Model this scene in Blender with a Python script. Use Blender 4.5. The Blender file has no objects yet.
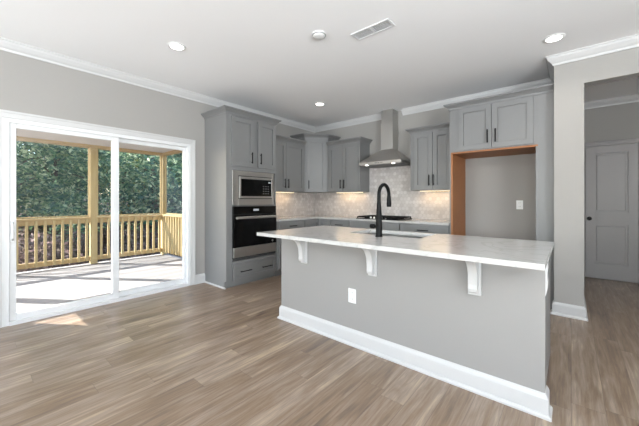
import bpy, bmesh, math, random
from mathutils import Vector, Matrix
random.seed(7)
PI = math.pi
sc = bpy.context.scene
COL = sc.collection

# ---------------------------------------------------------------- camera
F_PX, YAW, CAM_H, HORIZON = 298.0, math.radians(40.2), 1.22, 200.0
cam_d = bpy.data.cameras.new('camera')
cam = bpy.data.objects.new('camera', cam_d); COL.objects.link(cam)
cam_d.sensor_width = 36.0; cam_d.sensor_fit = 'HORIZONTAL'
cam_d.lens = 36.0 * F_PX / 639.0
cam_d.shift_y = -(213.0 - HORIZON) / 639.0
cam_d.clip_start = 0.05; cam_d.clip_end = 200
cam.location = (0, 0, CAM_H); cam.rotation_euler = (PI/2, 0, YAW)
sc.camera = cam

# ---------------------------------------------------------------- world, sun, added fill lamps, exposure
sc.view_settings.view_transform = 'Standard'; sc.view_settings.look = 'None'
sc.view_settings.gamma = 1.0; sc.view_settings.use_curve_mapping = False
sc.view_settings.exposure = 0.0
sc.cycles.max_bounces = 9; sc.cycles.diffuse_bounces = 5; sc.cycles.transparent_max_bounces = 16
sc.cycles.sample_clamp_indirect = 6.0
sc.cycles.use_denoising = True
W = bpy.data.worlds.new('sky'); sc.world = W; W.use_nodes = True
nt = W.node_tree; bg = nt.nodes['Background']
sky = nt.nodes.new('ShaderNodeTexSky'); sky.sky_type = 'NISHITA'; sky.sun_disc = False
sky.sun_elevation = math.radians(36.7); sky.sun_rotation = math.atan2(-.82, -.57)
nt.links.new(sky.outputs[0], bg.inputs[0]); bg.inputs[1].default_value = 0.75
sd = bpy.data.lights.new('sun', 'SUN'); sd.energy = 17.0; sd.angle = math.radians(0.5); sd.color = (1, .975, .94)
sun = bpy.data.objects.new('sun', sd); COL.objects.link(sun)
sun.location = (-8, -6, 8)
sun.rotation_euler = Vector((.82, .57, -.746)).to_track_quat('-Z', 'Y').to_euler()

def area_light(name, loc, direction, sx, sy, power, color=(1, 1, 1), parent=None):
    d = bpy.data.lights.new(name, 'AREA'); d.shape = 'RECTANGLE'; d.size = sx; d.size_y = sy
    d.energy = power; d.color = color
    o = bpy.data.objects.new(name, d); COL.objects.link(o)
    o.location = loc; o.rotation_euler = Vector(direction).to_track_quat('-Z', 'Z').to_euler()
    if parent: o.parent = parent
    return o
# unseen added fill lamps behind and beside the camera, tilted toward the ceiling
area_light('window_daylight', (-2.6, -3.97, 1.40), (0, 1, 2.6), 2.1, 1.7, 270, (.875, .945, 1))
area_light('window_daylight', (0.9, -3.97, 1.40), (0, 1, 2.6), 2.1, 1.7, 300, (.875, .945, 1))
area_light('window_daylight', (3.37, -0.6, 1.40), (-1, 0, 2.6), 2.1, 1.7, 620, (.875, .945, 1))

# ---------------------------------------------------------------- materials
def mat(name, col, rough=.5, metal=0.0, spec=.5, emit=None, estr=0, noise=None):
    m = bpy.data.materials.new(name); m.use_nodes = True
    n = m.node_tree.nodes; l = m.node_tree.links; b = n['Principled BSDF']
    b.inputs['Base Color'].default_value = (*col, 1); b.inputs['Roughness'].default_value = rough
    b.inputs['Metallic'].default_value = metal; b.inputs['Specular IOR Level'].default_value = spec
    if emit: b.inputs['Emission Color'].default_value = (*emit, 1); b.inputs['Emission Strength'].default_value = estr
    if noise:
        scale, amt, bump = noise
        tc = n.new('ShaderNodeTexCoord'); tx = n.new('ShaderNodeTexNoise'); tx.inputs['Scale'].default_value = scale
        tx.inputs['Detail'].default_value = 4
        l.new(tc.outputs['Object'], tx.inputs['Vector'])
        mx = n.new('ShaderNodeMix'); mx.data_type = 'RGBA'
        mx.inputs[6].default_value = (*[c*(1-amt) for c in col], 1); mx.inputs[7].default_value = (*[min(1, c*(1+amt)) for c in col], 1)
        l.new(tx.outputs[0], mx.inputs[0]); l.new(mx.outputs[2], b.inputs['Base Color'])
        if bump:
            bp = n.new('ShaderNodeBump'); bp.inputs['Strength'].default_value = bump; bp.inputs['Distance'].default_value = .002
            l.new(tx.outputs[0], bp.inputs['Height']); l.new(bp.outputs[0], b.inputs['Normal'])
    return m

M = {}
M['wall'] = mat('wall_paint', (.355, .340, .320), .85, noise=(60, .012, .05))
M['ceiling'] = mat('ceiling_paint', (.94, .94, .945), .9, noise=(80, .01, .05))
M['trim'] = mat('white_trim_paint', (.60, .595, .59), .4)
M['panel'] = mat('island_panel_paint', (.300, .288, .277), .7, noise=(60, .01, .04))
M['cab'] = mat('grey_cabinet_paint', (.205, .204, .203), .42, noise=(30, .02, 0))
M['gap'] = mat('dark_cabinet_recess', (.05, .05, .05), .8)
M['black'] = mat('matte_black_metal', (.008, .008, .008), .45, spec=.12)
M['iron'] = mat('cast_iron', (.008, .008, .008), .7, spec=.15)
M['glassblack'] = mat('black_oven_glass', (.004, .004, .004), .10, spec=.22)
M['display'] = mat('clock_display', (.25, .27, .28), .3, emit=(.6, .65, .7), estr=.35)
M['plastic'] = mat('white_plastic', (.85, .85, .84), .35)
M['ventwhite'] = mat('vent_white_enamel', (.68, .68, .68), .6)
M['slot'] = mat('outlet_slot', (.12, .12, .12), .6)
M['ventdark'] = mat('vent_recess', (.22, .22, .22), .7)
M['tan'] = mat('unfinished_maple', (.33, .13, .045), .55, noise=(12, .12, 0))
M['lamp'] = mat('lamp_diffuser', (1, 1, 1), .5, emit=(1, .97, .92), estr=9)
M['warmlamp'] = mat('warm_lamp_diffuser', (1, .9, .7), .5, emit=(1, .74, .42), estr=4)
M['vinyl'] = mat('white_vinyl', (.76, .765, .77), .35)
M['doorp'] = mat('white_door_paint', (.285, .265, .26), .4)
M['siding'] = mat('porch_white', (.70, .70, .69), .6)
M['soil'] = mat('forest_floor', (.20, .135, .11), .95, noise=(3, .5, .4))
M['bark'] = mat('bark', (.10, .075, .06), .9, noise=(9, .35, .5))

def stainless(name, col=(.56, .55, .53), rough=.28, axis=2):
    m = mat(name, col, rough, 1.0)
    n = m.node_tree.nodes; l = m.node_tree.links; b = n['Principled BSDF']
    tc = n.new('ShaderNodeTexCoord'); mp = n.new('ShaderNodeMapping'); tx = n.new('ShaderNodeTexNoise')
    s = [60, 60, 60]; s[axis] = 2; mp.inputs['Scale'].default_value = s
    l.new(tc.outputs['Object'], mp.inputs[0]); l.new(mp.outputs[0], tx.inputs['Vector']); tx.inputs['Scale'].default_value = 1
    mr = n.new('ShaderNodeMapRange'); mr.inputs[3].default_value = rough-.01; mr.inputs[4].default_value = rough+.03
    l.new(tx.outputs[0], mr.inputs[0]); l.new(mr.outputs[0], b.inputs['Roughness'])
    return m
M['steel'] = stainless('brushed_stainless')
M['steelh'] = mat('brushed_stainless_horizontal', (.52, .50, .475), .42, 1.0)

def glass_mat(name, refl=.06, tint=(1, 1, 1)):
    m = bpy.data.materials.new(name); m.use_nodes = True
    n = m.node_tree.nodes; l = m.node_tree.links; n.clear()
    o = n.new('ShaderNodeOutputMaterial'); mx = n.new('ShaderNodeMixShader'); t = n.new('ShaderNodeBsdfTransparent'); g = n.new('ShaderNodeBsdfGlossy')
    t.inputs[0].default_value = (*tint, 1); g.inputs['Roughness'].default_value = .01
    mx.inputs[0].default_value = refl
    l.new(t.outputs[0], mx.inputs[1]); l.new(g.outputs[0], mx.inputs[2]); l.new(mx.outputs[0], o.inputs[0])
    return m
M['glass'] = glass_mat('window_glass', .03, (.985, .99, .985))

def screen_mat():
    m = bpy.data.materials.new('insect_screen'); m.use_nodes = True
    n = m.node_tree.nodes; l = m.node_tree.links; n.clear()
    o = n.new('ShaderNodeOutputMaterial'); mx = n.new('ShaderNodeMixShader'); t = n.new('ShaderNodeBsdfTransparent'); d = n.new('ShaderNodeBsdfDiffuse')
    d.inputs[0].default_value = (.10, .12, .16, 1); mx.inputs[0].default_value = .10
    l.new(t.outputs[0], mx.inputs[1]); l.new(d.outputs[0], mx.inputs[2]); l.new(mx.outputs[0], o.inputs[0])
    return m
M['screen'] = screen_mat()

def plank_mat(name, cols, w, L, along, rough, grain, gap=.0025, gapcol=(.10, .07, .05), grain_scale=1.0, bump=.15, gaptone=.5, contrast=1.0):
    """boards running along the world axis `along` ('X' or 'Y')"""
    m = bpy.data.materials.new(name); m.use_nodes = True
    n = m.node_tree.nodes; l = m.node_tree.links; b = n['Principled BSDF']
    tc = n.new('ShaderNodeTexCoord'); sp = n.new('ShaderNodeSeparateXYZ'); l.new(tc.outputs['Object'], sp.inputs[0])
    def mt(op, a, bb=None, c=None):
        k = n.new('ShaderNodeMath'); k.operation = op
        for i, v in enumerate((a, bb, c)):
            if v is None: continue
            if isinstance(v, (int, float)): k.inputs[i].default_value = v
            else: l.new(v, k.inputs[i])
        return k.outputs[0]
    u, v = (sp.outputs[1], sp.outputs[0]) if along == 'Y' else (sp.outputs[0], sp.outputs[1])
    row = mt('FLOOR', mt('DIVIDE', v, w))
    wn = n.new('ShaderNodeTexWhiteNoise'); wn.noise_dimensions = '1D'; l.new(row, wn.inputs['W'])
    uu = mt('ADD', mt('DIVIDE', u, L), mt('MULTIPLY', wn.outputs[0], 7.0))
    cell = mt('FLOOR', uu)
    cb = n.new('ShaderNodeCombineXYZ'); l.new(row, cb.inputs[0]); l.new(cell, cb.inputs[1])
    wn2 = n.new('ShaderNodeTexWhiteNoise'); wn2.noise_dimensions = '3D'; l.new(cb.outputs[0], wn2.inputs['Vector'])
    # grain
    cg = n.new('ShaderNodeCombineXYZ')
    l.new(mt('MULTIPLY', v, 62*grain_scale), cg.inputs[0]); l.new(mt('MULTIPLY', u, 3.0*grain_scale), cg.inputs[1]); l.new(mt('MULTIPLY', wn2.outputs[0], 40), cg.inputs[2])
    ng = n.new('ShaderNodeTexNoise'); ng.inputs['Scale'].default_value = 1.0; ng.inputs['Detail'].default_value = 9; ng.inputs['Roughness'].default_value = .68; ng.inputs['Distortion'].default_value = .35
    l.new(cg.outputs[0], ng.inputs['Vector'])
    cg2 = n.new('ShaderNodeCombineXYZ')
    l.new(mt('MULTIPLY', v, 15*grain_scale), cg2.inputs[0]); l.new(mt('MULTIPLY', u, 1.8*grain_scale), cg2.inputs[1]); l.new(mt('MULTIPLY', wn2.outputs[0], 23), cg2.inputs[2])
    ng2 = n.new('ShaderNodeTexNoise'); ng2.inputs['Scale'].default_value = 1.0; ng2.inputs['Detail'].default_value = 3; ng2.inputs['Distortion'].default_value = .9
    l.new(cg2.outputs[0], ng2.inputs['Vector'])
    tone = mt('ADD', mt('MULTIPLY', wn2.outputs[0], 1-grain), mt('MULTIPLY', mt('ADD', mt('MULTIPLY', ng.outputs[0], .6), mt('MULTIPLY', ng2.outputs[0], .6)), grain))
    tone = mt('ADD', mt('MULTIPLY', mt('SUBTRACT', tone, .52), contrast), .5)
    rp = n.new('ShaderNodeValToRGB'); l.new(tone, rp.inputs[0])
    e = rp.color_ramp.elements
    e[0].position = .2; e[0].color = (*cols[0], 1); e[1].position = .85; e[1].color = (*cols[-1], 1)
    for i, c in enumerate(cols[1:-1]):
        k = rp.color_ramp.elements.new(.2 + .65*(i+1)/(len(cols)-1)); k.color = (*c, 1)
    fv = mt('FRACT', mt('DIVIDE', v, w)); fu = mt('FRACT', uu)
    dv = mt('MULTIPLY', mt('MINIMUM', fv, mt('SUBTRACT', 1.0, fv)), w)
    du = mt('MULTIPLY', mt('MINIMUM', fu, mt('SUBTRACT', 1.0, fu)), L)
    g = mt('LESS_THAN', mt('MINIMUM', dv, du), gap)
    mx = n.new('ShaderNodeMix'); mx.data_type = 'RGBA'; l.new(mt('MULTIPLY', g, gaptone), mx.inputs[0]); l.new(rp.outputs[0], mx.inputs[6]); mx.inputs[7].default_value = (*gapcol, 1)
    l.new(mx.outputs[2], b.inputs['Base Color']); b.inputs['Roughness'].default_value = rough
    bp = n.new('ShaderNodeBump'); bp.inputs['Strength'].default_value = bump; bp.inputs['Distance'].default_value = .003
    l.new(mt('SUBTRACT', ng.outputs[0], mt('MULTIPLY', g, 1.5)), bp.inputs['Height']); l.new(bp.outputs[0], b.inputs['Normal'])
    return m
M['floor'] = plank_mat('wood_plank_floor',  [(.058, .037, .027), (.15, .108, .084), (.225, .158, .105), (.285, .22, .175), (.45, .345, .235)], .152, 1.22, 'Y', .30, .87, gap=.0016, grain_scale=1.0, gaptone=.45, contrast=1.45)
M['deck'] = plank_mat('porch_deck_boards', [(.24, .225, .215), (.30, .285, .275), (.36, .345, .335)], .14, 3.6, 'Y', .7, .5, gap=.004, gapcol=(.12, .1, .09))
def pine(name, c0, c1, axis):
    m = mat(name, c0, .7); n = m.node_tree.nodes; l = m.node_tree.links; b = n['Principled BSDF']
    tc = n.new('ShaderNodeTexCoord'); mp = n.new('ShaderNodeMapping'); tx = n.new('ShaderNodeTexNoise')
    s = [22, 22, 22]; s[axis] = 1.5; mp.inputs['Scale'].default_value = s; tx.inputs['Scale'].default_value = 1; tx.inputs['Detail'].default_value = 5
    l.new(tc.outputs['Object'], mp.inputs[0]); l.new(mp.outputs[0], tx.inputs['Vector'])
    mx = n.new('ShaderNodeMix'); mx.data_type = 'RGBA'; mx.inputs[6].default_value = (*c0, 1); mx.inputs[7].default_value = (*c1, 1)
    l.new(tx.outputs[0], mx.inputs[0]); l.new(mx.outputs[2], b.inputs['Base Color'])
    return m
M['pinev'] = pine('treated_pine_vertical', (.40, .29, .13), (.60, .49, .27), 2)
M['piney'] = pine('treated_pine_rail', (.40, .28, .125), (.60, .46, .25), 1)
M['pinex'] = pine('treated_pine_side_rail', (.40, .28, .125), (.60, .46, .25), 0)

def quartz():
    m = mat('white_quartz', (.80, .80, .79), .14); n = m.node_tree.nodes; l = m.node_tree.links; b = n['Principled BSDF']
    tc = n.new('ShaderNodeTexCoord'); tx = n.new('ShaderNodeTexNoise'); tx.inputs['Scale'].default_value = 3.0; tx.inputs['Detail'].default_value = 8; tx.inputs['Distortion'].default_value = 1.5
    l.new(tc.outputs['Object'], tx.inputs['Vector'])
    rp = n.new('ShaderNodeValToRGB'); e = rp.color_ramp.elements
    e[0].position = .47; e[0].color = (.53, .52, .505, 1); e[1].position = .53; e[1].color = (.53, .52, .505, 1)
    k = e.new(.50); k.color = (.46, .45, .435, 1)
    l.new(tx.outputs[0], rp.inputs[0]); l.new(rp.outputs[0], b.inputs['Base Color'])
    return m
M['quartz'] = quartz()

def tile():
    m = mat('hexagon_tile', (.7, .66, .62), .22); n = m.node_tree.nodes; l = m.node_tree.links; b = n['Principled BSDF']
    at = n.new('ShaderNodeAttribute'); at.attribute_name = 'tile_tone'
    rp = n.new('ShaderNodeValToRGB'); e = rp.color_ramp.elements
    e[0].color = (.50, .455, .435, 1); e[1].color = (.66, .62, .60, 1)
    l.new(at.outputs['Fac'], rp.inputs[0])
    tc = n.new('ShaderNodeTexCoord'); tx = n.new('ShaderNodeTexNoise'); tx.inputs['Scale'].default_value = 18; l.new(tc.outputs['Object'], tx.inputs['Vector'])
    mx = n.new('ShaderNodeMix'); mx.data_type = 'RGBA'; mx.inputs[0].default_value = .10; l.new(rp.outputs[0], mx.inputs[6]); l.new(tx.outputs[0], mx.inputs[7])
    l.new(mx.outputs[2], b.inputs['Base Color'])
    return m
M['tile'] = tile()
M['grout'] = mat('tile_grout', (.42, .385, .36), .85)

def leaf(name, cols, scale=1.3):
    m = bpy.data.materials.new(name); m.use_nodes = True
    n = m.node_tree.nodes; l = m.node_tree.links; n.clear()
    o = n.new('ShaderNodeOutputMaterial'); mx = n.new('ShaderNodeMixShader'); d = n.new('ShaderNodeBsdfDiffuse'); t = n.new('ShaderNodeBsdfTranslucent')
    g = n.new('ShaderNodeNewGeometry'); rp = n.new('ShaderNodeValToRGB')
    e = rp.color_ramp.elements; e[0].color = (*cols[0], 1); e[1].color = (*cols[-1], 1)
    for i, c in enumerate(cols[1:-1]): k = e.new((i+1)/(len(cols)-1)); k.color = (*c, 1)
    l.new(g.outputs['Random Per Island'], rp.inputs[0])
    l.new(rp.outputs[0], d.inputs[0]); l.new(rp.outputs[0], t.inputs[0]); mx.inputs[0].default_value = .55
    l.new(d.outputs[0], mx.inputs[1]); l.new(t.outputs[0], mx.inputs[2]); l.new(mx.outputs[0], o.inputs[0])
    return m
M['leaf'] = leaf('green_leaves', [(.07, .15, .12), (.14, .26, .18), (.28, .42, .22), (.85, .90, .60)])  # palest tones, here and in the yellow leaves, paint in sunlit speckles
M['leafy'] = leaf('yellow_green_leaves', [(.12, .20, .09), (.34, .38, .12), (.90, .80, .35)])
M['shrub'] = leaf('undergrowth_leaves', [(.13, .09, .085), (.17, .15, .11), (.24, .16, .15), (.32, .26, .24)])

# ---------------------------------------------------------------- mesh helpers
def box(bm, x0, x1, y0, y1, z0, z1, bev=0, mi=0):
    vs = [bm.verts.new(p) for p in ((x0,y0,z0),(x1,y0,z0),(x1,y1,z0),(x0,y1,z0),(x0,y0,z1),(x1,y0,z1),(x1,y1,z1),(x0,y1,z1))]
    fs = [bm.faces.new([vs[i] for i in f]) for f in ((0,3,2,1),(4,5,6,7),(0,1,5,4),(1,2,6,5),(2,3,7,6),(3,0,4,7))]
    for f in fs: f.material_index = mi
    if bev:
        es = list({e for f in fs for e in f.edges})
        r = bmesh.ops.bevel(bm, geom=es, offset=bev, segments=1, affect='EDGES', profile=.5)
        for f in r['faces']: f.material_index = mi
    return vs
def newbm(): return bmesh.new()
def B(*boxes, bev=0):
    bm = newbm()
    for b in boxes: box(bm, *b, bev=bev)
    return bm
def prism(bm, pts, fn, a0, a1):
    """closed outline pts (list of 2d), fn(u, v, a) -> 3d, extruded from a0 to a1"""
    A = [bm.verts.new(fn(u, v, a0)) for u, v in pts]; C = [bm.verts.new(fn(u, v, a1)) for u, v in pts]
    n = len(pts)
    for i in range(n): bm.faces.new((A[i], A[(i+1) % n], C[(i+1) % n], C[i]))
    bm.faces.new(A[::-1]); bm.faces.new(C)
def cyl(bm, p, q, r0, r1=None, seg=20, cap=True):
    r1 = r0 if r1 is None else r1
    p, q = Vector(p), Vector(q); d = (q-p).normalized()
    a = d.orthogonal().normalized(); b = d.cross(a)
    A = []; C = []
    for i in range(seg):
        t = 2*PI*i/seg; v = a*math.cos(t) + b*math.sin(t)
        A.append(bm.verts.new(p+v*r0)); C.append(bm.verts.new(q+v*r1))
    for i in range(seg): bm.faces.new((A[i], A[(i+1) % seg], C[(i+1) % seg], C[i]))
    if cap: bm.faces.new(A[::-1]); bm.faces.new(C)
def lathe(bm, prof, seg=28, c=(0, 0, 0)):
    rings = []
    for r, z in prof:
        rings.append([bm.verts.new((c[0]+r*math.cos(2*PI*i/seg), c[1]+r*math.sin(2*PI*i/seg), c[2]+z)) for i in range(seg)] if r > 1e-5 else [bm.verts.new((c[0], c[1], c[2]+z))])
    for A, C in zip(rings, rings[1:]):
        for i in range(seg):
            j = (i+1) % seg
            if len(A) == 1 and len(C) == 1: continue
            if len(A) == 1: bm.faces.new((A[0], C[i], C[j]))
            elif len(C) == 1: bm.faces.new((A[i], A[j], C[0]))
            else: bm.faces.new((A[i], A[j], C[j], C[i]))
def tube(bm, pts, radii, seg=16):
    pts = [Vector(p) for p in pts]; n = len(pts)
    if not isinstance(radii, (list, tuple)): radii = [radii]*n
    ref = Vector((0, 0, 1)); rings = []
    d0 = (pts[1]-pts[0]).normalized(); a = d0.orthogonal().normalized()
    for i, p in enumerate(pts):
        d = ((pts[min(i+1, n-1)]-pts[max(i-1, 0)])).normalized()
        a = (a - d*a.dot(d)).normalized(); b = d.cross(a)
        rings.append([bm.verts.new(p+(a*math.cos(2*PI*k/seg)+b*math.sin(2*PI*k/seg))*radii[i]) for k in range(seg)])
    for A, C in zip(rings, rings[1:]):
        for k in range(seg): bm.faces.new((A[k], A[(k+1) % seg], C[(k+1) % seg], C[k]))
    bm.faces.new(rings[0][::-1]); bm.faces.new(rings[-1])
def sweep(bm, path, prof, z0=0.0):
    """mitred moulding: prof = closed list of (out, z); out points to the right of travel"""
    P = [Vector(p) for p in path]; n = len(P); rings = []
    dirs = [(P[i+1]-P[i]).normalized() for i in range(n-1)]
    nr = lambda d: Vector((d.y, -d.x))
    for i in range(n):
        if i == 0: m = nr(dirs[0])
        elif i == n-1: m = nr(dirs[-1])
        else:
            a, b = nr(dirs[i-1]), nr(dirs[i]); m = (a+b); m = m/(m.dot(a))
        rings.append([bm.verts.new((P[i].x+m.x*o, P[i].y+m.y*o, z0+z)) for o, z in prof])
    k = len(prof)
    for A, C in zip(rings, rings[1:]):
        for j in range(k): bm.faces.new((A[j], A[(j+1) % k], C[(j+1) % k], C[j]))
    bm.faces.new(rings[0][::-1]); bm.faces.new(rings[-1])

def obj(name, bm, m, parent=None, world=False, smooth=False, label=None):
    """one mesh object. world=True: the mesh is in world coordinates and its parent has a location"""
    bmesh.ops.recalc_face_normals(bm, faces=bm.faces[:])
    if world and parent is not None:
        r = parent
        while r.parent: r = r.parent
        Mi = (Matrix.Translation(r.location) @ Matrix.Rotation(r.rotation_euler.z, 4, 'Z')).inverted()
        bm.transform(Mi)
    me = bpy.data.meshes.new(name); bm.to_mesh(me); bm.free()
    for x in (m if isinstance(m, (list, tuple)) else [m]): me.materials.append(x)
    if smooth:
        for p in me.polygons: p.use_smooth = True
        try: me.set_sharp_from_angle(angle=math.radians(35))
        except Exception: pass
    o = bpy.data.objects.new(name, me); COL.objects.link(o)
    if parent is not None: o.parent = parent
    if label: o['label'] = label
    return o
def thing(name, label, cat, loc=(0, 0, 0), rotz=0, group=None):
    o = bpy.data.objects.new(name, None); COL.objects.link(o); o.empty_display_size = .1
    o.location = loc; o.rotation_euler = (0, 0, rotz); o['label'] = label; o['category'] = cat
    if group: o['group'] = group
    return o
def tag(o, label, cat, group=None, kind=None):
    o['label'] = label; o['category'] = cat
    if group: o['group'] = group
    if kind: o['kind'] = kind
    return o
def struct(name, bm, m, label=None, parent=None, smooth=False):
    o = obj(name, bm, m, parent, smooth=smooth)
    if parent is None: o['kind'] = 'structure'
    if label: o['label'] = label; o['category'] = name.split('_')[0]
    return o
def copy_tree(o, parent=None):
    c = o.copy(); COL.objects.link(c)
    if parent is not None: c.parent = parent
    for ch in list(o.children): copy_tree(ch, c)
    return c

# ---------------------------------------------------------------- room measures
XL, YB, ZC = -4.17, 4.79, 2.75        # left wall, back wall, ceiling
YP = 4.06                             # front of the wall end and header
XR, YF = 3.2, -3.8                    # right wall, wall behind the camera
XP0, XP1 = -.142, .100                # sides of the wall end
YH = 6.33                             # far wall of the hall
DY0, DY1, DZ = .215, 2.062, 2.015     # sliding door opening

# ---------------------------------------------------------------- structure
struct('floor', B((XL-.02, XR, YF, YH+.1, -.06, 0)), M['floor'], 'brown wood plank floor running toward the kitchen')
struct('ceiling', B((XL, XR, YF, YP+.2, ZC, ZC+.1), (XL, XP1, YP+.2, YB+.1, ZC, ZC+.1), (XP1, XR, YP+.2, YH+.1, ZC, ZC+.1)), M['ceiling'], 'smooth white ceiling')
T = .15
struct('wall_left', B((XL-T, XL, YF, DY0, 0, ZC), (XL-T, XL, DY1, YB+.1, 0, ZC), (XL-T, XL, DY0, DY1, DZ, ZC)), M['wall'], 'pale grey wall around the sliding door')
struct('wall_back', B((XL, XP1, YB, YB+.12, 0, ZC)), M['wall'], 'grey wall behind the cabinets and range hood')
struct('wall_end', B((XP0, XP1, YP, YB, 0, ZC)), M['wall'], 'pale wall end standing between fridge alcove and hall').name = 'wall_right_end'
struct('wall_header', B((XP1, 1.75, YP, YP+.14, 2.413, ZC), (1.75, XR, YP, YP+.14, 0, ZC)), M['wall'], 'pale header wall over the hall opening').name = 'wall_hall_front'
struct('wall_hall', B((XP1, XR, YH, YH+.12, 0, ZC)), M['wall'], 'dim far wall of the hall with the door').name = 'wall_hall_far'
struct('wall_hall_left', B((XP1-.12, XP1, YB+.12, YH+.12, 0, ZC)), M['wall'])
struct('wall_hall_right', B((2.2, 2.3, YP+.14, YH, 0, ZC)), M['wall'])
def wall_with_added_windows(name, axis, pos, t, a0, a1, wins, label=None):
    bm = newbm(); cur = a0
    def bx(u0, u1, z0, z1):
        lo, hi = min(pos, pos+t), max(pos, pos+t)
        if axis == 'Y': box(bm, u0, u1, lo, hi, z0, z1)
        else: box(bm, lo, hi, u0, u1, z0, z1)
    for (w0, w1, z0, z1) in wins:
        bx(cur, w0, 0, ZC); bx(w0, w1, 0, z0); bx(w0, w1, z1, ZC); cur = w1
    bx(cur, a1, 0, ZC)
    return struct(name, bm, M['wall'], label)
wall_with_added_windows('wall_rear', 'Y', YF, -.12, XL-.15, XR+.12, [(-3.7, -1.5, .6, 2.3), (-.2, 2.0, .6, 2.3)])
wall_with_added_windows('wall_right', 'X', XR, .12, YF, YP+.14, [(-1.7, .5, .6, 2.3)])
def window(i, axis, pos, a0, a1, z0, z1):  # unseen windows, added to carry the fill lamps
    def bb(lst):
        bm = newbm()
        for (u0, u1, d0, d1, q0, q1) in lst:
            if axis == 'Y': box(bm, u0, u1, pos+d0, pos+d1, q0, q1)
            else: box(bm, pos+d0, pos+d1, u0, u1, q0, q1)
        return bm
    e = .05; s = -1 if axis == 'Y' else 1
    D = sorted((s*.03, s*.09)); G = sorted((s*.055, s*.061)); mid = (a0+a1)/2
    o = struct('window_%d' % i, bb([(a0, a1, *D, z0, z0+e), (a0, a1, *D, z1-e, z1), (a0, a0+e, *D, z0+e, z1-e), (a1-e, a1, *D, z0+e, z1-e), (mid-.03, mid+.03, *D, z0+e, z1-e)]), M['vinyl'])
    obj('pane', bb([(a0+e, mid-.03, *G, z0+e, z1-e), (mid+.03, a1-e, *G, z0+e, z1-e)]), M['glass'], o)
window(1, 'Y', YF, -3.7, -1.5, .6, 2.3); window(2, 'Y', YF, -.2, 2.0, .6, 2.3); window(3, 'X', XR, -1.7, .5, .6, 2.3)

CROWN = [(0, -.095), (.010, -.095), (.014, -.075), (.030, -.060), (.052, -.032), (.060, -.012), (.070, -.010), (.070, 0), (0, 0)]
BASE = [(0, 0), (.030, 0), (.030, .012), (.022, .022), (.016, .022), (.016, .105), (.012, .118), (.006, .126), (.004, .132), (0, .132)]
def trim(name, path, prof, z0): 
    bm = newbm(); sweep(bm, path, prof, z0); return struct(name, bm, M['trim'], smooth=False)
trim('trim_1', [(XL, YF), (XL, YB), (-2.56, YB)], CROWN, ZC)
trim('trim_2', [(-2.19, YB), (XP0, YB), (XP0, YP), (XR, YP)], CROWN, ZC)
trim('trim_3', [(XP1, YH), (XR-1.0, YH)], CROWN, ZC)
trim('trim_4', [(XR, YP), (XR, YF), (XL, YF)], CROWN, ZC)
trim('baseboard_left', [(XL, YF), (XL, DY0-.07)], BASE, 0)
trim('baseboard_left_2', [(XL, DY1+.07), (XL, 2.285)], BASE, 0).name = 'baseboard_tower'
trim('baseboard_right', [(XP0, YB-.64), (XP0, YP), (XP1, YP), (XP1, YB+.1)], BASE, 0)
trim('baseboard_rear', [(XR, YP), (XR, YF), (XL, YF)], BASE, 0)

# ---------------------------------------------------------------- sliding glass door
dr = thing('door_1', 'white two panel sliding glass door opening to the wooden porch', 'door', (XL, (DY0+DY1)/2, 0))
dr['kind'] = 'structure'
# casing (flat with raised outer band)
bm = newbm(); cw = .068
for (y0, y1, z0, z1) in ((DY0-cw, DY0, 0, DZ+cw), (DY1, DY1+cw, 0, DZ+cw), (DY0, DY1, DZ, DZ+cw)):
    box(bm, XL, XL+.016, y0, y1, z0, z1)
box(bm, XL+.016, XL+.026, DY0-cw, DY0-cw+.02, 0, DZ+cw); box(bm, XL+.016, XL+.026, DY1+cw-.02, DY1+cw, 0, DZ+cw)
box(bm, XL+.016, XL+.026, DY0-cw+.02, DY1+cw-.02, DZ+cw-.02, DZ+cw)
obj('casing', bm, M['trim'], dr, True)
fo = .05
obj('frame', B((XL-.13, XL+.006, DY0, DY0+fo, 0, DZ), (XL-.13, XL+.006, DY1-.03, DY1, 0, DZ), (XL-.13, XL+.006, DY0+fo, DY1-.03, DZ-.04, DZ), (XL-.13, XL+.02, DY0+fo, DY1-.03, 0, .035)), M['vinyl'], dr, True)
def sash(y0, y1, x0, x1, sl, srr):
    s = obj('door_panel', B((x0, x1, y0, y0+sl, .035, DZ-.04), (x0, x1, y1-srr, y1, .035, DZ-.04), (x0, x1, y0+sl, y1-srr, .035, .097), (x0, x1, y0+sl, y1-srr, 1.928, DZ-.04), bev=.003), M['vinyl'], dr, True)
    obj('pane', B(((x0+x1)/2-.003, (x0+x1)/2+.003, y0+sl, y1-srr, .097, 1.928)), M['glass'], s, True)
    return s
s1 = sash(DY0+fo, 1.19, XL-.055, XL-.012, .050, .066)
s2 = sash(1.13, DY1-.03, XL-.105, XL-.062, .06, .034)
hb = newbm(); box(hb, XL-.012, XL-.004, .272, .300, .80, 1.02, bev=.002)
tube(hb, [(XL-.004, .288, .83), (XL+.03, .288, .85), (XL+.036, .288, .91), (XL+.03, .288, .98), (XL-.004, .288, 1.0)], .009, 10)
obj('handle', hb, M['vinyl'], s1, True)

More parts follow.
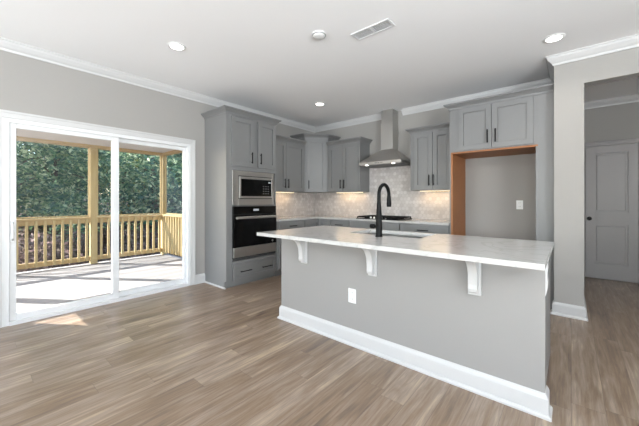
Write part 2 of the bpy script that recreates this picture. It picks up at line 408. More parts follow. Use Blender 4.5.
# ---------------------------------------------------------------- hall door
d2 = thing('door_2', 'two panel interior door closed at the end of the hall', 'door', (.17, YH, 0)); d2['kind'] = 'structure'
def panel_door_bm(x0, x1, z0, z1, y, th, panels):
    bm = newbm(); xs = panels[0][0], panels[0][1]
    box(bm, x0, xs[0], y, y+th, z0, z1); box(bm, xs[1], x1, y, y+th, z0, z1)
    zz = [z0] + [v for p in sorted(panels, key=lambda p: p[2]) for v in (p[2], p[3])] + [z1]
    for a, b in zip(zz[::2], zz[1::2]): box(bm, xs[0], xs[1], y, y+th, a, b)
    for p in panels:
        q = .028
        box(bm, p[0], p[1], y+.022, y+th-.005, p[2], p[3])
        for (a, b, c, d) in ((p[0]+q, p[1]-q, p[2]+q, p[3]-q),):
            box(bm, a, b, y+.005, y+.0225, c, d, bev=.004)
    return bm
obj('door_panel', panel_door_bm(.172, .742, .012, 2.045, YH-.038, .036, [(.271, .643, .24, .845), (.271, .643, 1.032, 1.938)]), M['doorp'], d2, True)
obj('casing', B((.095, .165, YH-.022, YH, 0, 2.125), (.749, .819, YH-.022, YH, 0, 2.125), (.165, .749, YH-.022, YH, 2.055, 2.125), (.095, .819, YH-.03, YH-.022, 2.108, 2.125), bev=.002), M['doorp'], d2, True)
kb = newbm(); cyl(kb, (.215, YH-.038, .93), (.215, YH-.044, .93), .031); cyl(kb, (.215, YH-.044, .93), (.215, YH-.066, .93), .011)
cyl(kb, (.215, YH-.064, .93), (.215, YH-.076, .93), .02, .028); cyl(kb, (.215, YH-.076, .93), (.215, YH-.092, .93), .028, .026)
obj('door_knob', kb, M['black'], d2, True, True)
trim('trim_5', [(.822, YH), (2.2, YH)], BASE, 0).name = 'baseboard_hall'

# ---------------------------------------------------------------- cabinets
CC = [(0, 0), (.010, 0), (.014, .018), (.036, .040), (.050, .050), (.056, .054), (.062, .058), (.062, .074), (0, .074)]
def shaker_bm(x0, x1, z0, z1, rail=.062, th=.022, rec=.013, y=0.0):
    bm = newbm(); yf = y-th
    box(bm, x0, x0+rail, yf, y, z0, z1); box(bm, x1-rail, x1, yf, y, z0, z1)
    box(bm, x0+rail, x1-rail, yf, y, z0, z0+rail); box(bm, x0+rail, x1-rail, yf, y, z1-rail, z1)
    g = .006
    box(bm, x0+rail+g, x1-rail-g, yf+rec, y, z0+rail+g, z1-rail-g)
    box(bm, x0+rail, x1-rail, y-.003, y, z0+rail, z1-rail)
    return bm
def slab_bm(x0, x1, z0, z1, th=.02, y=0.0):
    return B((x0, x1, y-th, y, z0, z1), bev=.002)
def pull_bm(x, z0, z1=None, vertical=True, L=.16, y=-.02):
    bm = newbm(); r = .0065
    if vertical:
        z1 = z0+L if z1 is None else z1
        cyl(bm, (x, y-.030, z0), (x, y-.030, z1), .008, seg=10)
        for z in (z0+.02, z1-.02): cyl(bm, (x, y, z), (x, y-.030, z), .0055, seg=8)
    else:
        cyl(bm, (x-L/2, y-.030, z0), (x+L/2, y-.030, z0), r, seg=10)
        for q in (x-L/2+.02, x+L/2-.02): cyl(bm, (q, y, z0), (q, y-.030, z0), .0055, seg=8)
    return bm
def add_door(t, x0, x1, z0, z1, hx, hz, **k):
    d = obj('door', shaker_bm(x0, x1, z0, z1, **k), M['cab'], t)
    if hx is not None: obj('handle', pull_bm(hx, hz), M['black'], d, label='black bar pull')
    return d
def crown(t, path, z): 
    bm = newbm(); sweep(bm, path, CC, z); obj('crown_moulding', bm, M['cab'], t)

LW = PI/2   # cabinets on the left wall face +X
# tall oven tower; local x = world y - 2.285, local y = depth
TY0, TY1, TX = 2.285, 3.185, -3.600
tw = thing('oven_tower_cabinet', 'tall grey oven tower cabinet beside the sliding door', 'cabinet', (TX, TY0, 0), LW)
w = TY1-TY0; dpt = TX-XL
def carcass(w, d, z0, z1, openings, th=.018, ff=.02):
    """sides, back, top, bottom and a face frame with openings (x0,x1,z0,z1) given in rows from bottom"""
    bm = newbm()
    box(bm, 0, th, ff, d, z0, z1); box(bm, w-th, w, ff, d, z0, z1); box(bm, th, w-th, d-.01, d, z0, z1)
    box(bm, th, w-th, ff, d-.01, z0, z0+th); box(bm, th, w-th, ff, d-.01, z1-th, z1)
    rows = sorted(openings, key=lambda o: o[2])
    x0, x1 = rows[0][0], rows[0][1]
    box(bm, 0, x0, 0, ff, z0, z1); box(bm, x1, w, 0, ff, z0, z1)
    zz = [z0] + [v for r in rows for v in (r[2], r[3])] + [z1]
    for a, b in zip(zz[::2], zz[1::2]): box(bm, x0, x1, 0, ff, a, b)
    for a, b in zip(zz[2::2], zz[3::2]): pass
    for r in rows[:-1]:
        box(bm, th, w-th, ff, d-.01, r[3], r[3]+.018)
    return bm
bm = carcass(w, dpt-.003, .10, 2.43, [(.095, .870, .12, .33), (.095, .870, .36, 1.135), (.085, .85, 1.15, 1.64), (.06, .85, 1.72, 2.40)])
box(bm, .445, .530, 0, .02, 1.72, 2.40)
obj('body', bm, M['cab'], tw)
obj('toe_kick', B((.0, w, .040, .055, 0, .10), (0, .018, .055, dpt-.003, 0, .10)), M['cab'], tw)
bm = newbm(); sweep(bm, [(0, dpt-.02), (0, .012)], [(0, 0), (.014, 0), (.012, .012), (0, .018)], 0); obj('shoe_moulding', bm, M['trim'], tw)
crown(tw, [(0, dpt-.005), (0, 0), (w, 0), (w, dpt-.005)], 2.418)
add_door(tw, .075, .450, 1.70, 2.388, .405, 1.752)
hd = bpy.data.objects.new('door', None)
# right door stands a few degrees open on its right hinge
d = obj('door', shaker_bm(-.355, 0, 1.70, 2.388), M['cab'], tw); d.location = (.876, 0, 0); d.rotation_euler = (0, 0, math.radians(2.5))
obj('handle', pull_bm(-.322, 1.752), M['black'], d, label='black bar pull')
bpy.data.objects.remove(hd)
dw = obj('drawer', shaker_bm(.098, .880, .095, .330, rail=.045), M['cab'], tw)
for q in (.30, .69): obj('handle', pull_bm(q, .207, vertical=False, L=.19), M['black'], dw, label='black bar pull')

# microwave in the tower
mw = thing('built_in_microwave', 'stainless built in microwave above the black wall oven', 'microwave', (TX, TY0, 1.15), LW)
z = 0.0
mx0, mx1 = .092, .838
mb = newbm()
for b_ in ((mx0, .190, 0, .485), (.815, mx1+.006, 0, .485), (.190, .815, 0, .085), (.190, .815, .418, .485)): box(mb, b_[0], b_[1], -.012, 0, b_[2], b_[3], bev=.002)
obj('trim_kit', mb, M['steelh'], mw)
obj('body', B((.100, .825, .021, .45, .02, .46)), M['gap'], mw)
obj('face_gap', B((.190, .815, 0.0, .02, .085, .418)), M['gap'], mw)
obj('door_frame', B((.198, .222, -.03, -.0005, .096, .405), (.782, .807, -.03, -.0005, .096, .405), (.222, .782, -.03, -.0005, .096, .125), (.222, .782, -.03, -.0005, .372, .405), bev=.002), M['steelh'], mw)
gl = obj('window', B((.222, .585, -.026, -.001, .125, .372)), M['glassblack'], mw)
cp = obj('control_panel', B((.588, .782, -.026, -.001, .125, .372)), M['glassblack'], mw)
obj('display', B((.72, .765, -.0275, -.026, .325, .345)), M['display'], cp)
keym = mat('keypad_print', (.10, .10, .10), .4)
for r in range(4):
    for c in range(3): obj('key', B((.615+c*.045, .640+c*.045, -.0272, -.026, .160+r*.036, .172+r*.036)), keym, cp)

# wall oven
ov = thing('wall_oven', 'black glass wall oven with a wide steel handle', 'oven', (TX, TY0, .375), LW)
obj('body', B((.11, .87, .021, .50, .01, .74)), M['gap'], ov)
obj('control_panel', B((.100, .880, -.022, 0, .640, .750), bev=.003), M['glassblack'], ov)
obj('display', B((.44, .54, -.0235, -.022, .685, .715)), M['display'], ov)
dd = obj('oven_door', B((.100, .880, -.030, 0, .175, .636), bev=.003), M['glassblack'], ov)
obj('lower_panel', B((.100, .880, -.032, 0, .038, .172), bev=.003), M['steelh'], ov)
obj('vent_gap', B((.105, .875, -.012, 0, 0.0, .036)), M['gap'], ov)
hbm = B((.115, .865, -.085, -.065, .575, .612), bev=.006)
for q in (.135, .815): box(hbm, q, q+.03, -.066, -.030, .580, .607)
obj('handle', hbm, M['steelh'], dd, label='wide stainless steel handle')
bm = newbm(); cyl(bm, (.80, -.0305, .215), (.80, -.032, .215), .016, seg=20); obj('logo_badge', bm, M['steelh'], dd)

UD = .33
# left wall upper cabinet
lu = thing('upper_wall_cabinet', 'grey two door wall cabinet hung right beside the oven tower', 'cabinet', (XL+UD, TY1+.002, 1.37), LW, 'grey wall cabinets')
wl = 4.105-TY1
obj('body', carcass(wl, UD-.003, 0, .90, [(.04, wl-.04, .03, .84)]), M['cab'], lu)
add_door(lu, .030, .424, .015, .855, .388, .06); add_door(lu, .430, wl-.03, .015, .855, .466, .06)
crown(lu, [(0.003, 0), (wl, 0)], .875)
# corner cabinet: pentagon plan
cu = thing('corner_wall_cabinet', 'taller grey single door cabinet set diagonally in the corner', 'cabinet', (XL+UD, 4.115, 1.37), 0, 'grey wall cabinets')
x0c, y0c = XL+UD, 4.115; x1c, y1c = -3.565, YB-UD
bm = newbm()
pent = [(XL+.003-x0c, 0), (0, 0), (x1c-x0c, y1c-y0c), (x1c-x0c, YB-.003-y0c), (XL+.003-x0c, YB-.003-y0c)]
prism(bm, pent, lambda u, v, a: (u, v, a), 0, 1.06); obj('body', bm, M['cab'], cu)
bm = newbm(); sweep(bm, [pent[0], pent[1], pent[2], pent[3]], [(o*1.15, zz*1.05) for o, zz in CC], 1.02); obj('crown_moulding', bm, M['cab'], cu)
ang = math.atan2(y1c-y0c, x1c-x0c); ln = math.hypot(x1c-x0c, y1c-y0c)
bm = shaker_bm(.035, ln-.035, .015, 1.0, rail=.062, y=-.0); bm.transform(Matrix.Rotation(ang, 4, 'Z')); d = obj('door', bm, M['cab'], cu)
bm = pull_bm(.07, .06); bm.transform(Matrix.Rotation(ang, 4, 'Z')); obj('handle', bm, M['black'], d, label='black bar pull')
# back wall upper, left of the hood
def upper(x0, x1, label, split, hx, group='grey wall cabinets', side=.03, hz=.06):
    t = thing('upper_wall_cabinet', label, 'cabinet', (x0, YB-UD, 1.37), 0, group)
    w = x1-x0
    obj('body', carcass(w, UD-.003, 0, .90, [(.05, w-.05, .03, .84)]), M['cab'], t)
    add_door(t, side, split-.003, .015, .855, hx[0], hz); add_door(t, split+.003, w-side, .015, .855, hx[1], hz)
    return t, w
t, w_ = upper(-3.560, -2.838, 'grey two door wall cabinet between corner cabinet and range hood', .362, (.325, .400)); crown(t, [(0, 0), (w_, 0), (w_, UD-.003)], .875)
t, w_ = upper(-1.913, -1.245, 'grey two door wall cabinet between range hood and fridge alcove', .345, (.300, .365), side=.06, hz=.065); crown(t, [(0, UD-.003), (0, 0), (w_, 0)], .875)

# fridge alcove surround
fx0, fx1, fy = -1.243, XP0-.003, 4.165
fr = thing('fridge_surround_cabinet', 'grey two door cabinet and side panels framing the empty fridge alcove', 'cabinet', (fx0, fy, 0))
wf = -.288-fx0; df = YB-.003-fy
obj('side_panel', B((0, .016, 0, df, 0, 2.42)), M['cab'], fr)
obj('side_panel_lining', B((.016, .040, .002, df, 0, 1.83)), M['tan'], fr, label='unfinished tan wood inner face')
obj('side_panel', B((wf-.02, wf, 0, df, 0, 1.83)), M['cab'], fr)
bm = newbm(); box(bm, .016, wf, .02, df, 1.85, 2.42); box(bm, .016, .12, 0, .02, 1.85, 2.42); box(bm, wf-.05, wf, 0, .02, 1.85, 2.42); box(bm, .12, wf-.05, 0, .02, 1.85, 1.88); box(bm, .12, wf-.05, 0, .02, 2.40, 2.42)
obj('body', bm, M['cab'], fr)
obj('underside_panel', B((.016, wf, 0, df, 1.828, 1.8495)), M['tan'], fr, label='unfinished tan wood underside')
add_door(fr, .115, .494, 1.862, 2.402, .455, 1.925); add_door(fr, .500, wf-.042, 1.862, 2.402, .541, 1.925)
obj('filler_panel', B((wf, fx1-fx0, .004, .022, 0, 2.42)), M['cab'], fr)
crown(fr, [(0, df), (0, 0), (fx1-fx0, 0)], 2.412)

# base cabinets
def base_front(t, w, drawers=None, doors=None): pass
BD = .60; BH = .88
def base_cabinet(label, loc, rotz, w, fronts, d=BD):
    t = thing('base_cabinet', label, 'cabinet', loc, rotz, 'grey base cabinets under the counters')
    obj('body', B((0, w, 0, d, .10, BH-.002)), M['cab'], t)
    obj('toe_kick', B((0, w, .06, .08, 0, .10)), M['cab'], t)
    for f in fronts:
        kind, x0, x1, z0, z1, h = f
        if kind == 'drawer': o = obj('drawer', slab_bm(x0, x1, z0, z1), M['cab'], t)
        else: o = obj('door', shaker_bm(x0, x1, z0, z1), M['cab'], t)
        if h is not None:
            if kind == 'drawer': obj('handle', pull_bm((x0+x1)/2, (z0+z1)/2, vertical=False), M['black'], o)
            else: obj('handle', pull_bm(h, z1-.25), M['black'], o)
    return t
G = .012
base_cabinet('grey base cabinet just right of the oven tower under white counter', (XL+BD+.015, TY1+.002, 0), LW, .60, [('drawer', .02, .58, .72, .865, 1), ('door', .02, .58, .12, .705, .06)], d=BD+.012)
# corner unit
cb = thing('corner_base_cabinet', 'grey base cabinet filling the corner under the white counter', 'cabinet', (XL+BD+.015, TY1+.604, 0), 0, 'grey base cabinets under the counters')
ox, oy = XL+BD+.015, TY1+.604
bm = newbm(); prism(bm, [(XL+.003-ox, 0), (0, 0), (0, YB-BD-.005-oy), (.29, YB-BD-.005-oy), (.29, YB-.003-oy), (XL+.003-ox, YB-.003-oy)], lambda u, v, a: (u, v, a), .10, BH-.002); obj('body', bm, M['cab'], cb)
bm = shaker_bm(.01, .375, .12, .865, rail=.055); bm.transform(Matrix.Rotation(PI/2, 4, 'Z')); obj('door', bm, M['cab'], cb)
bm = shaker_bm(.025, .285, .12, .865, rail=.055); bm.transform(Matrix.Translation((0, YB-BD-.005-oy, 0))); d = obj('door', bm, M['cab'], cb)
bxs = XL+BD+.015+.292; yb = YB-BD-.005
base_cabinet('grey base cabinet between corner unit and cooktop drawer unit', (bxs, yb, 0), 0, -2.868-bxs, [('drawer', .012, -2.868-bxs-.005, .72, .865, 1), ('door', .012, -2.868-bxs-.005, .12, .705, .06)], d=BD)
base_cabinet('wide grey base cabinet directly below the black gas cooktop', (-2.866, yb, 0), 0, .910, [('drawer', .006, .904, .72, .865, None), ('door', .006, .452, .12, .705, .41), ('door', .458, .904, .12, .705, .50)], d=BD)
base_cabinet('grey drawer base cabinet against the fridge alcove panel', (-1.954, yb, 0), 0, .708, [('drawer', .008, .700, .72, .865, 1), ('door', .008, .351, .12, .705, .31), ('door', .357, .700, .12, .705, .40)], d=BD)
# L counter
bm = newbm(); pts = [(XL+.003, TY1+.002), (XL+.645, TY1+.002), (XL+.645, 4.15), (-1.246, 4.15), (-1.246, YB-.003), (XL+.003, YB-.003)]
prism(bm, pts, lambda u, v, a: (u, v, a), BH, .91)
tag(obj('kitchen_countertop', bm, M['quartz']), 'white quartz L shaped counter running under the wall cabinets', 'countertop')

# ---------------------------------------------------------------- backsplash
def hex_bm(which):
    bm = newbm(); lay = bm.faces.layers.float.new('tile_tone') if False else None
    tones = []
    R = .034; gp = .004; dx = R*math.sqrt(3)+gp; dz = R*1.5+gp*.87
    def clip(poly, a, b, c):   # keep a*u+b*v<=c
        out = []
        for i in range(len(poly)):
            p, q = poly[i], poly[(i+1) % len(poly)]; dp = a*p[0]+b*p[1]-c; dq = a*q[0]+b*q[1]-c
            if dp <= 0: out.append(p)
            if (dp < 0 < dq) or (dq < 0 < dp): s = dp/(dp-dq); out.append((p[0]+(q[0]-p[0])*s, p[1]+(q[1]-p[1])*s))
        return out
    def region(u0, u1, v0, v1, fn, th):
        r = int((v1-v0)/dz)+3; c = int((u1-u0)/dx)+3
        for i in range(-1, r):
            for j in range(-1, c):
                cx = u0+j*dx+(dx/2 if i % 2 else 0); cz = .912+int((v0-.912)/dz)*dz+i*dz
                # row parity measured from the counter so regions line up
                row = i+int((v0-.912)/dz); cx = u0+j*dx+(dx/2 if row % 2 else 0)
                poly = [(cx+R*math.sin(k*PI/3), cz+R*math.cos(k*PI/3)) for k in range(6)]
                for (a, b, cc) in ((-1, 0, -u0), (1, 0, u1), (0, -1, -v0), (0, 1, v1)):
                    poly = clip(poly, a, b, cc)
                    if len(poly) < 3: break
                if len(poly) < 3: continue
                ar = abs(sum(poly[k][0]*poly[(k+1) % len(poly)][1]-poly[(k+1) % len(poly)][0]*poly[k][1] for k in range(len(poly))))/2
                if ar < 2e-5: continue
                t = random.random()
                f = bm.faces.new([bm.verts.new(fn(u, v, th)) for u, v in poly]); tones.append(t)
    fb = lambda u, v, t: (u, YB-t, v)
    fl = lambda u, v, t: (XL+t, u, v)
    if which == 'back':
        region(XL+.010, -2.838, .912, 1.368, fb, .008); region(-2.838, -1.913, .912, 1.80, fb, .008); region(-1.913, -1.245, .912, 1.368, fb, .008)
        bk = ((XL+.010, -2.838, YB-.0065, YB-.001, .9115, 1.368), (-2.838, -1.913, YB-.0065, YB-.001, .9115, 1.80), (-1.913, -1.245, YB-.0065, YB-.001, .9115, 1.368))
    else:
        region(TY1+.002, YB-.010, .912, 1.368, fl, .008); bk = ((XL+.001, XL+.0065, TY1+.002, YB-.001, .9115, 1.368),)
    for b_ in bk: box(bm, *b_, mi=1)
    return bm, tones
for which, want, lb in (('back', Vector((0, -1, 0)), 'beige hexagon tile backsplash on the wall behind the cooktop'), ('left', Vector((1, 0, 0)), 'beige hexagon tile backsplash between oven tower and room corner')):
    bm, tones = hex_bm(which); bm.normal_update()
    for f in bm.faces:
        if f.material_index == 0 and f.normal.dot(want) < 0: f.normal_flip()
    me = bpy.data.meshes.new('tile_backsplash'); bm.to_mesh(me); bm.free(); me.materials.append(M['tile']); me.materials.append(M['grout'])
    at = me.attributes.new('tile_tone', 'FLOAT', 'FACE')
    for i in range(len(me.polygons)): at.data[i].value = tones[i] if i < len(tones) else .5
    bs = bpy.data.objects.new('tile_backsplash', me); COL.objects.link(bs); tag(bs, lb, 'backsplash')

# ---------------------------------------------------------------- range hood
HX = -2.375
hood = thing('range_hood', 'stainless chimney range hood on the wall above the cooktop', 'range hood', (HX, YB-.003, 1.79))
yb_ = 0.0
def frustum(bm, b, t):
    A = [bm.verts.new(p) for p in ((b[0], b[2], b[4]), (b[1], b[2], b[4]), (b[1], b[3], b[4]), (b[0], b[3], b[4]))]
    C = [bm.verts.new(p) for p in ((t[0], t[2], t[4]), (t[1], t[2], t[4]), (t[1], t[3], t[4]), (t[0], t[3], t[4]))]
    bm.faces.new(A[::-1]); bm.faces.new(C)
    for i in range(4): bm.faces.new((A[i], A[(i+1) % 4], C[(i+1) % 4], C[i]))
bm = newbm(); frustum(bm, (-.38, .38, -.50, 0, .058), (-.115, .100, -.215, 0, .285)); obj('canopy', bm, M['steelh'], hood)
obj('canopy_rim', B((-.38, .38, -.50, 0, .012, .0575), bev=.002), M['steelh'], hood)
obj('filter_panel', B((-.35, .35, -.45, -.03, .002, .012)), M['ventdark'], hood)
for q in (-.24, .24):
    bm = newbm(); cyl(bm, (q, -.465, .0135), (q, -.465, .006), .022); obj('hood_lamp', bm, M['lamp'], hood)
bm = newbm()
for k in range(5): cyl(bm, (-.06+k*.03, -.50, .035), (-.06+k*.03, -.504, .035), .007, seg=12)
obj('control_button', bm, M['black'], hood)
obj('lower_chimney', B((-.118, .103, -.208, 0, .285, .74), bev=.002), M['steel'], hood)
obj('upper_chimney', B((-.111, .096, -.200, 0, .742, ZC-.002-1.79), bev=.002), M['steel'], hood)

# ---------------------------------------------------------------- gas cooktop
ck = thing('gas_cooktop', 'black gas cooktop with cast iron grates set in counter', 'cooktop', (HX, 4.46, .9105))
obj('top_plate', B((-.38, .38, -.26, .26, 0, .012), bev=.004), M['glassblack'], ck)
for bx_, by_, r in ((-.25, .12, .045), (-.25, -.12, .04), (0, .03, .06), (.25, .12, .04), (.25, -.12, .045)):
    bm = newbm(); lathe(bm, [(0, .012), (r, .012), (r, .020), (r*.75, .022), (r*.75, .030), (0, .031)], 20, (bx_, by_, 0)); obj('burner', bm, M['iron'], ck, smooth=True)
for k, gx in enumerate((-.25, 0, .25)):
    bm = newbm(); a = .118; y0, y1 = (-.235, .24) if k != 1 else (-.12, .24); h0, h1 = .024, .042
    for (p, q, r_, s_) in ((gx-a, gx-a+.012, y0, y1), (gx+a-.012, gx+a, y0, y1), (gx-a, gx+a, y0, y0+.012), (gx-a, gx+a, y1-.012, y1), (gx-.006, gx+.006, y0, y1), (gx-a, gx+a, .0, .012), (gx-a, gx+a, (y0)/2, y0/2+.012), (gx-a, gx+a, .12, .132)):
        box(bm, p, q, r_, s_, h0, h1)
    for px in (gx-a, gx+a-.012):
        for py in (y0, y1-.012): box(bm, px, px+.012, py, py+.012, .012, h0)
    obj('grate', bm, M['iron'], ck)
for k in range(5):
    bm = newbm(); lathe(bm, [(0, .012), (.019, .012), (.019, .018), (.016, .020), (.015, .038), (0, .039)], 18, (-.13+k*.065, -.20, 0)); obj('knob', bm, M['steel'], ck, smooth=True)

# ---------------------------------------------------------------- island
IX0, IX1, IY0, IY1 = -2.29, -.113, 2.10, 2.765
isl = thing('kitchen_island', 'long pale grey kitchen island with white baseboard and corbels', 'island', ((IX0+IX1)/2, IY0, 0))
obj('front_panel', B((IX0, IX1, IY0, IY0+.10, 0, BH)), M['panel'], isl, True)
SX0, SX1, SY0, SY1 = -1.62, -.93, 2.355, 2.735
cabz = BH-.002
obj('cabinet_body', B((IX0+.004, SX0-.03, IY0+.10, IY1-.02, .10, cabz), (SX1+.03, IX1-.004, IY0+.10, IY1-.02, .10, cabz), (SX0-.03, SX1+.03, IY0+.10, SY0-.03, .10, cabz), (SX0-.03, SX1+.03, SY0-.03, IY1-.02, .10, .62), (IX0+.02, IX1-.02, IY0+.10, IY1-.10, 0, .10), (SX0-.03, SX1+.03, SY1+.012, IY1-.02, .62, cabz)), M['cab'], isl, True)
# kitchen side fronts
for k in range(4):
    a = IX0+.02+k*.534; b_ = a+.53
    bm = newbm(); s = shaker_bm(a, b_, .12, .70, y=0)
    s.transform(Matrix.Translation((IX0+IX1, IY1-.02, 0)) @ Matrix.Rotation(PI, 4, 'Z')); bm.free(); o = obj('door', s, M['cab'], isl, True)
    s = pull_bm(a+.07, .46); s.transform(Matrix.Translation((IX0+IX1, IY1-.02, 0)) @ Matrix.Rotation(PI, 4, 'Z')); obj('handle', s, M['black'], o, True)
    s = slab_bm(a, b_, .715, .865); s.transform(Matrix.Translation((IX0+IX1, IY1-.02, 0)) @ Matrix.Rotation(PI, 4, 'Z')); o = obj('drawer', s, M['cab'], isl, True)
    s = pull_bm((a+b_)/2, .79, vertical=False); s.transform(Matrix.Translation((IX0+IX1, IY1-.02, 0)) @ Matrix.Rotation(PI, 4, 'Z')); obj('handle', s, M['black'], o, True)
bm = newbm(); sweep(bm, [(IX0, IY0+.10), (IX0, IY0), (IX1, IY0), (IX1, IY0+.10)][::1], BASE, 0); obj('baseboard', bm, M['trim'], isl, True)
def corbel_bm(xc):
    bm = newbm(); yw = IY0; zt = BH-.003
    box(bm, xc-.038, xc+.038, yw-.016, yw, .615, zt, bev=.002)
    pr_ = [(0, zt), (.130, zt), (.130, zt-.026), (.120, zt-.034)]
    for k in range(1, 9): t = k/8; pr_.append((.120-.065*math.sin(t*PI/2)-.008*t, zt-.034-.065*(1-math.cos(t*PI/2))-.05*t))
    pr_ += [(.043, zt-.19), (.046, zt-.215), (.040, zt-.235), (.02, zt-.245), (0, zt-.245)]
    prism(bm, pr_, lambda u, v, a: (a, yw-.016-u*.93, v), xc-.026, xc+.026)
    box(bm, xc-.032, xc+.032, yw-.137, yw-.016, zt-.012, zt)
    return bm
for xc in (-1.962, -1.212, -.472): obj('corbel', corbel_bm(xc), M['trim'], isl, True, label='white scrolled corbel')
bm = newbm(); pr_ = [(0, BH-.003), (.010, BH-.003), (.012, BH-.05), (.008, BH-.08), (.012, BH-.13), (.009, BH-.17), (.003, BH-.20), (0, BH-.205)]
prism(bm, pr_, lambda u, v, a: (IX1+u, a, v), IY0+.015, IY0+.085); obj('end_corbel', bm, M['trim'], isl, True)
ct = newbm(); CX0, CX1, CY0, CY1 = -2.305, -.097, 1.795, 2.80
for b_ in ((CX0, SX0, CY0, CY1), (SX1, CX1, CY0, CY1), (SX0, SX1, CY0, SY0), (SX0, SX1, SY1, CY1)): box(ct, *b_, BH, .91)
bmesh.ops.remove_doubles(ct, verts=ct.verts, dist=1e-5)
tag(obj('island_countertop', ct, M['quartz']), 'white quartz slab overhanging the kitchen island', 'countertop')
# outlet on the island
def outlet(name, loc, label, normal='-Y'):
    t = thing(name, label, 'outlet', loc, 0, 'white wall outlets')
    obj('cover_plate', B((-.038, .038, -.006, -.0005, -.06, .06), bev=.002), M['plastic'], t)
    for z_ in (-.026, .026):
        r = obj('receptacle', B((-.017, .017, -.008, -.006, z_-.016, z_+.016), bev=.0006), M['plastic'], t)
        obj('slot', B((-.009, -.006, -.0086, -.008, z_-.004, z_+.007), (.006, .009, -.0086, -.008, z_-.004, z_+.007)), M['slot'], r)
outlet('wall_outlet', (-1.412, IY0, .412), 'white double outlet low on the front of the island')
outlet('wall_outlet', (-.530, YB, 1.155), 'white outlet on the back wall of the fridge alcove')

# sink
sk = thing('kitchen_sink', 'stainless undermount sink sunk into the island counter', 'sink', ((SX0+SX1)/2, (SY0+SY1)/2, .66))
e = .012
obj('basin', B((SX0-e, SX1+e, SY0-e, SY1+e, .645, .655), (SX0-e, SX0, SY0-e, SY1+e, .655, BH-.001), (SX1, SX1+e, SY0-e, SY1+e, .655, BH-.001), (SX0, SX1, SY0-e, SY0, .655, BH-.001), (SX0, SX1, SY1, SY1+e, .655, BH-.001)), M['steel'], sk, True)
bm = newbm(); lathe(bm, [(0, .656), (.045, .656), (.045, .659), (.03, .657), (0, .657)], 24, ((SX0+SX1)/2, (SY0+SY1)/2, 0)); obj('drain', bm, M['steel'], sk, True, True)
# faucet
fx, fy_ = -1.243, 2.250
fa = thing('kitchen_faucet', 'tall matte black gooseneck faucet standing by the island sink', 'faucet', (fx, fy_, .9105))
bm = newbm(); lathe(bm, [(0, 0), (.031, 0), (.031, .006), (.027, .010), (.0265, .10), (.025, .16), (.0205, .235), (.0165, .30), (0, .302)], 28); obj('body', bm, M['black'], fa, smooth=True)
bm = newbm(); pts = [(0, 0, .29), (0, 0, .34)]
Rn = .090
for k in range(0, 15): a = PI - k*PI/14*1.03; pts.append((0, Rn+Rn*math.cos(a), .352+Rn*math.sin(a)))
tube(bm, pts, .0155, 16); obj('gooseneck', bm, M['black'], fa, smooth=True)
ex, ey, ez = pts[-1]
bm = newbm(); tube(bm, [(0, ey, ez+.004), (0, ey+.001, ez-.02), (0, ey+.003, ez-.07), (0, ey+.003, ez-.095)], [.0165, .019, .0215, .019], 18); obj('spray_head', bm, M['black'], fa, smooth=True)
bm = newbm(); cyl(bm, (-.02, 0, .085), (-.040, 0, .085), .012, .012); tube(bm, [(-.040, 0, .085), (-.044, 0, .085), (-.075, 0, .085), (-.080, 0, .085)], [.017, .021, .021, .018], 18); obj('lever', bm, M['black'], fa, smooth=True)

# ---------------------------------------------------------------- ceiling fixtures
def downlight(x, y, label, power=13):
    t = thing('recessed_downlight', label, 'ceiling light', (x, y, ZC), 0, 'recessed ceiling lights')
    bm = newbm(); lathe(bm, [(.062, -.0005), (.086, -.0005), (.086, -.004), (.078, -.008), (.064, -.009), (.060, -.002)], 36); obj('trim_ring', bm, M['plastic'], t, smooth=True)
    bm = newbm(); lathe(bm, [(0, -.003), (.061, -.003), (.061, -.001), (0, -.001)], 36); obj('lens', bm, M['lamp'], t)
    d = bpy.data.lights.new('downlight_lamp', 'SPOT'); d.energy = power; d.spot_size = math.radians(140); d.spot_blend = .8; d.shadow_soft_size = .06; d.color = (1, .95, .88)
    o = bpy.data.objects.new('downlight_lamp', d); COL.objects.link(o); o.parent = t; o.location = (0, 0, -.02)
downlight(-3.0, 1.35, 'recessed ceiling light nearest the sliding door')
downlight(-3.06, 3.63, 'recessed ceiling light nearest the corner wall cabinet')
downlight(-.125, 3.58, 'recessed ceiling light beside the hall header crown')
downlight(1.25, 5.25, 'recessed ceiling light in the hall in front of the door')  # extra hall lamp outside the frame, lifts the dim hall
sm = thing('smoke_detector', 'round white smoke detector on the ceiling left of the vent', 'smoke detector', (-1.776, 2.095, ZC))
bm = newbm(); lathe(bm, [(0, -.030), (.035, -.030), (.050, -.026), (.058, -.018), (.062, -.001), (0, -.001)], 36); obj('cover', bm, M['plastic'], sm, smooth=True)
bm = newbm(); lathe(bm, [(.0585, -.020), (.0625, -.016), (.0625, -.012), (.0595, -.010)], 36); obj('vent_ring', bm, M['ventdark'], sm)
cv = thing('ceiling_vent', 'white rectangular ceiling vent with two louvred openings', 'vent', (-1.365, 2.352, ZC))
L2, W2 = .19, .066
obj('frame', B((-L2, L2, -W2, -W2+.014, -.008, -.0005), (-L2, L2, W2-.014, W2, -.008, -.0005), (-L2, -L2+.02, -W2+.014, W2-.014, -.008, -.0005), (L2-.02, L2, -W2+.014, W2-.014, -.008, -.0005), (-.010, .010, -W2+.014, W2-.014, -.008, -.0005)), M['ventwhite'], cv)
obj('backing', B((-L2+.02, L2-.02, -W2+.014, W2-.014, -.0015, -.0005)), M['ventdark'], cv)
for a, b_ in ((-L2+.02, -.010), (.010, L2-.02)):
    bm = newbm(); n_ = 8
    for k in range(n_): x_ = a+(k+.5)*(b_-a)/n_; prism(bm, [(x_-.003, -.006), (x_-.0015, -.006), (x_+.003, -.0015), (x_+.0015, -.0015)], lambda u, v, q: (u, q, v), -W2+.014, W2-.014)
    obj('louvre', bm, M['ventwhite'], cv)

